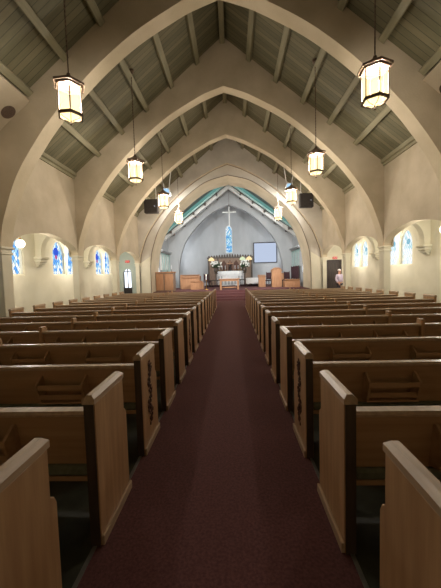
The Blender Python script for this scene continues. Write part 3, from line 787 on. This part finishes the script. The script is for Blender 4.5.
# aisle lamps
for i, y in enumerate((9.45,13.23,17.01)):
    for s in (-1,1):
        lab = 'small glowing globe lamp hanging in the %s side aisle, %s' % ('left' if s < 0 else 'right', ['seen through the nearest side arch','hidden behind the second pier','hidden behind the third pier'][i])
        t = thing('globe_lamp', (XC+s*6.46, y, 2.74), lab, 'lamp', 'globe lamps in the side aisles')
        MB().blob((0,0,0), .13, 14, 9).build('globe', 'lamp_globe', t, smooth=True)
        MB().tube([(0,0,.12),(0,0,.86)], .012).lathe([(.05,.83),(.07,.86)], n=10).lathe([(.05,.1),(.06,.14),(.02,.17)], n=10).build('lamp_stem', 'brass', t)
        point('aisle_light', (XC+s*6.46, y, 2.5), AISLE_W, (1,.93,.83), .1)

# ------------------------------------------------------------------ loudspeakers, stage lamps
for s, lab in ((-1,'left'),(1,'right')):
    x = XC+s*4.15
    t = thing('hanging_loudspeaker', (x, 16.6, 5.02), 'square black loudspeaker hung under the roof on the %s, before the chancel arch' % lab, 'loudspeaker', 'hung black loudspeakers')
    MB().box(-.36,.36,0,.34,0,.72).build('speaker_cabinet', 'black', t, bevel=.02)
    MB().box(-.32,.32,-.012,0,.04,.68).build('speaker_grille', 'black', t, bevel=.004)
    MB().box(.2,.24,-.016,-.01,.33,.36).build('status_light', 'led', t)
    for a in (-.3,.3):
        MB().tube([(a*.9,.17,.72),(a*.9,.17,ROOF(x-XC+a*.9)-5.02-.02)], .02).build('hanging_bracket', 'whitepaint', t)
    xx = XC+s*3.15
    t = thing('stage_lamp', (xx, 16.0, 5.78), 'pale blue glowing stage lamp hung on white rods, %s side' % lab, 'lamp', 'blue stage lamps')
    MB().prism([(-.22,0),(.22,0),(.15,.34),(-.15,.34)], 0, .3, 'y').build('lamp_housing', 'whitepaint', t, bevel=.01)
    MB().prism([(-.18,.03),(.18,.03),(.12,.31),(-.12,.31)], -.01, 0, 'y').build('lamp_lens', 'blue_lamp', t)
    for a in (-.34,.34):
        MB().tube([(a*.35,.15,.34),(a,.15,ROOF(xx-XC+a)-5.78-.02)], .022).build('hanging_rod', 'whitepaint', t)
    # round-grilled speaker box on the roof slope next to the wall, in front of the first big arch
    t = thing('roof_speaker', (XC+s*W, 7.0, PLATE), 'flat buff speaker box with a round grille on the %s roof slope' % lab, 'loudspeaker', 'roof speaker boxes')
    d = 1.1; c_, s_ = math.cos(slope), math.sin(slope)
    P = lambda u, n: (-s*(u*c_+n*s_) if False else -s*(u*c_ + n*s_), u*s_ - n*c_)
    poly = [P(.05,.02), P(d,.02), P(d,.24), P(.05,.24)]
    MB().prism(poly, -.6, .495, 'y').build('speaker_box', 'stucco', t, bevel=.01)
    g = MB(); vs = []; fs = []; n = 24; cu = .56
    for nn in (.24,.25):
        for i in range(n):
            a = 2*PI*i/n; q = P(cu+.17*math.cos(a), nn); vs.append((q[0], -.02+.3+.17*math.sin(a), q[1]))
    fs = [tuple(range(n)), tuple(range(n,2*n))]+[(i,(i+1)%n,n+(i+1)%n,n+i) for i in range(n)]
    g.add(vs, fs).build('round_grille', 'grille', t)

for s in (-1,1):
    l = bpy.data.lights.new('stage_light', 'SPOT'); l.energy = 1700; l.color = (.92,.96,1); l.spot_size = 1.75; l.spot_blend = 1.0; l.shadow_soft_size = .2
    o = bpy.data.objects.new('stage_light', l); COL.objects.link(o); o.location = (XC+s*3.15, 15.97, 5.75)
    d = Vector((-s*1.0, 24.5, 2.6))-o.location; o.rotation_euler = d.to_track_quat('-Z','Y').to_euler()
t = thing('candle_stand', (-1.8, 20.9, .6), 'tall lit white candle on a stand left of the communion table', 'candle')
MB().lathe([(.13,0),(.12,.03),(.02,.06),(.02,.62),(.07,.66)], n=10).build('stand_column', 'brass', t, smooth=True)
MB().lathe([(.035,.66),(.035,.95)], n=10).build('candle_stick', 'white', t)
MB().lathe([(.008,.95),(.022,.99),(.004,1.05)], n=8).build('flame', 'lamp_globe', t)
# ------------------------------------------------------------------ person
def skin_mesh(name, joints, edges, mat, parent, subs=2):
    me = bpy.data.meshes.new(name); me.from_pydata([j[0] for j in joints], edges, [])
    o = bpy.data.objects.new(name, me); COL.objects.link(o); o.parent = parent
    md = o.modifiers.new('skin', 'SKIN'); me.skin_vertices  if me.skin_vertices else None
    if not me.skin_vertices: 
        bm = bmesh.new(); bm.from_mesh(me); bm.verts.layers.skin.verify(); bm.to_mesh(me); bm.free()
    for i, j in enumerate(joints):
        sv = me.skin_vertices[0].data[i]; r = j[1]; sv.radius = r if isinstance(r, tuple) else (r, r); sv.use_root = (i == 0)
    sb = o.modifiers.new('sub', 'SUBSURF'); sb.levels = subs; sb.render_levels = subs
    dg = bpy.context.evaluated_depsgraph_get(); dg.update()
    m2 = bpy.data.meshes.new_from_object(o.evaluated_get(dg)); o.modifiers.clear(); o.data = m2
    m2.materials.clear(); m2.materials.append(M[mat]); m2.polygons.foreach_set('use_smooth', [True]*len(m2.polygons))
    return o
t = thing('person', (6.06, 17.75, 0), 'person in a lilac shirt standing before the dark doorway on the right', 'person', rotz=.5)
J = [((0,0,.95),(.13,.1)), ((0,0,1.12),(.13,.1)), ((0,0,1.3),(.15,.1)), ((0,0,1.42),(.07,.06)), ((0,-.01,1.48),.05), ((0,-.02,1.545),(.07,.08)), ((0,-.02,1.63),(.072,.088)), ((0,-.02,1.68),(.045,.055)),
     ((-.18,0,1.37),.05), ((-.23,.02,1.12),.042), ((-.2,-.12,.93),.032), ((-.19,-.17,.88),(.025,.035)),
     ((.18,0,1.37),.05), ((.23,.02,1.12),.042), ((.2,-.12,.93),.032), ((.19,-.17,.88),(.025,.035)),
     ((-.09,0,.88),.085), ((-.1,-.01,.5),.06), ((-.1,.02,.1),.042), ((-.1,-.12,.035),(.04,.03)),
     ((.09,0,.88),.085), ((.1,-.01,.5),.06), ((.1,.02,.1),.042), ((.1,-.12,.035),(.04,.03)),
     ((0,-.11,1.585),(.014,.016))]
E_ = [(0,1),(1,2),(2,3),(3,4),(4,5),(5,6),(6,7),(2,8),(8,9),(9,10),(10,11),(2,12),(12,13),(13,14),(14,15),(0,16),(16,17),(17,18),(18,19),(0,20),(20,21),(21,22),(22,23)]
body = skin_mesh('body', J[:24], E_, 'skin', t)
skin_mesh('shirt', [((0,0,.93),(.165,.13)),((0,0,1.12),(.155,.125)),((0,0,1.3),(.175,.125)),((0,0,1.41),(.085,.075)),((-.19,0,1.37),.068),((-.24,.02,1.12),.058),((-.21,-.11,.96),.048),((.19,0,1.37),.068),((.24,.02,1.12),.058),((.21,-.11,.96),.048)],
          [(0,1),(1,2),(2,3),(2,4),(4,5),(5,6),(2,7),(7,8),(8,9)], 'shirt', t)
skin_mesh('trousers', [((0,0,.92),(.14,.115)),((-.09,0,.84),.1),((-.1,-.01,.5),.078),((-.1,.02,.09),.062),((.09,0,.84),.1),((.1,-.01,.5),.078),((.1,.02,.09),.062)],
          [(0,1),(1,2),(2,3),(0,4),(4,5),(5,6)], 'trousers', t)
MB().blob((0,.005,1.65), .088, 14, 8, (1,1.1,.85)).build('hair', 'hair', t, smooth=True)
MB().blob((0,-.105,1.58), .017, 8, 5, (.8,1,1.3)).build('nose', 'skin', t, smooth=True)
for a in (-.03,.03): MB().blob((a,-.092,1.605), .01, 8, 5).build('eye', 'black', t, smooth=True)
for sx in (-1,1):
    for k in range(4):
        y = -.2+.018*k
        MB().tube([(sx*.19, y+.01,.885),(sx*.19,y-.012,.84),(sx*.182,y-.005,.805-.008*(k%3))], [.011,.010,.007], 6).build('finger', 'skin', t, smooth=True)
    MB().tube([(sx*.17,-.15,.9),(sx*.155,-.175,.875),(sx*.155,-.19,.85)], [.012,.011,.008], 6).build('thumb', 'skin', t, smooth=True)
for a in (-.1,.1): MB().prism([(-.19,0),(.06,0),(.06,.07),(-.05,.09),(-.17,.05)], a-.045, a+.045, 'x').build('shoe', 'black', t, bevel=.012)

# ------------------------------------------------------------------ world, camera
w = bpy.data.worlds.new('world'); scene.world = w; w.use_nodes = True
w.node_tree.nodes['Background'].inputs[0].default_value = (.5,.6,.75,1); w.node_tree.nodes['Background'].inputs[1].default_value = .3
cam = bpy.data.cameras.new('camera'); co = bpy.data.objects.new('camera', cam); COL.objects.link(co); scene.camera = co
cam.sensor_fit = 'HORIZONTAL'; cam.sensor_width = 36; cam.lens = 36*307.3/441; cam.clip_end = 200; cam.clip_start = .05
r = Vector((0.99882266,0.03905239,-0.02877842)); u = Vector((0.02624249,0.06396451,0.99760707)); f = Vector((-0.04079974,0.99718777,-0.06286437))
m = Matrix(((r.x,u.x,-f.x,0),(r.y,u.y,-f.y,0),(r.z,u.z,-f.z,1.593),(0,0,0,1)))
co.matrix_world = m
vs = scene.view_settings
scene.display_settings.display_device = 'sRGB'
vs.view_transform = 'Standard'; vs.look = 'None'; vs.gamma = 1; vs.use_curve_mapping = False; vs.exposure = 0.95
scene.cycles.max_bounces = 8; scene.cycles.diffuse_bounces = 5; scene.cycles.sample_clamp_indirect = 6
scene.cycles.use_denoising = True
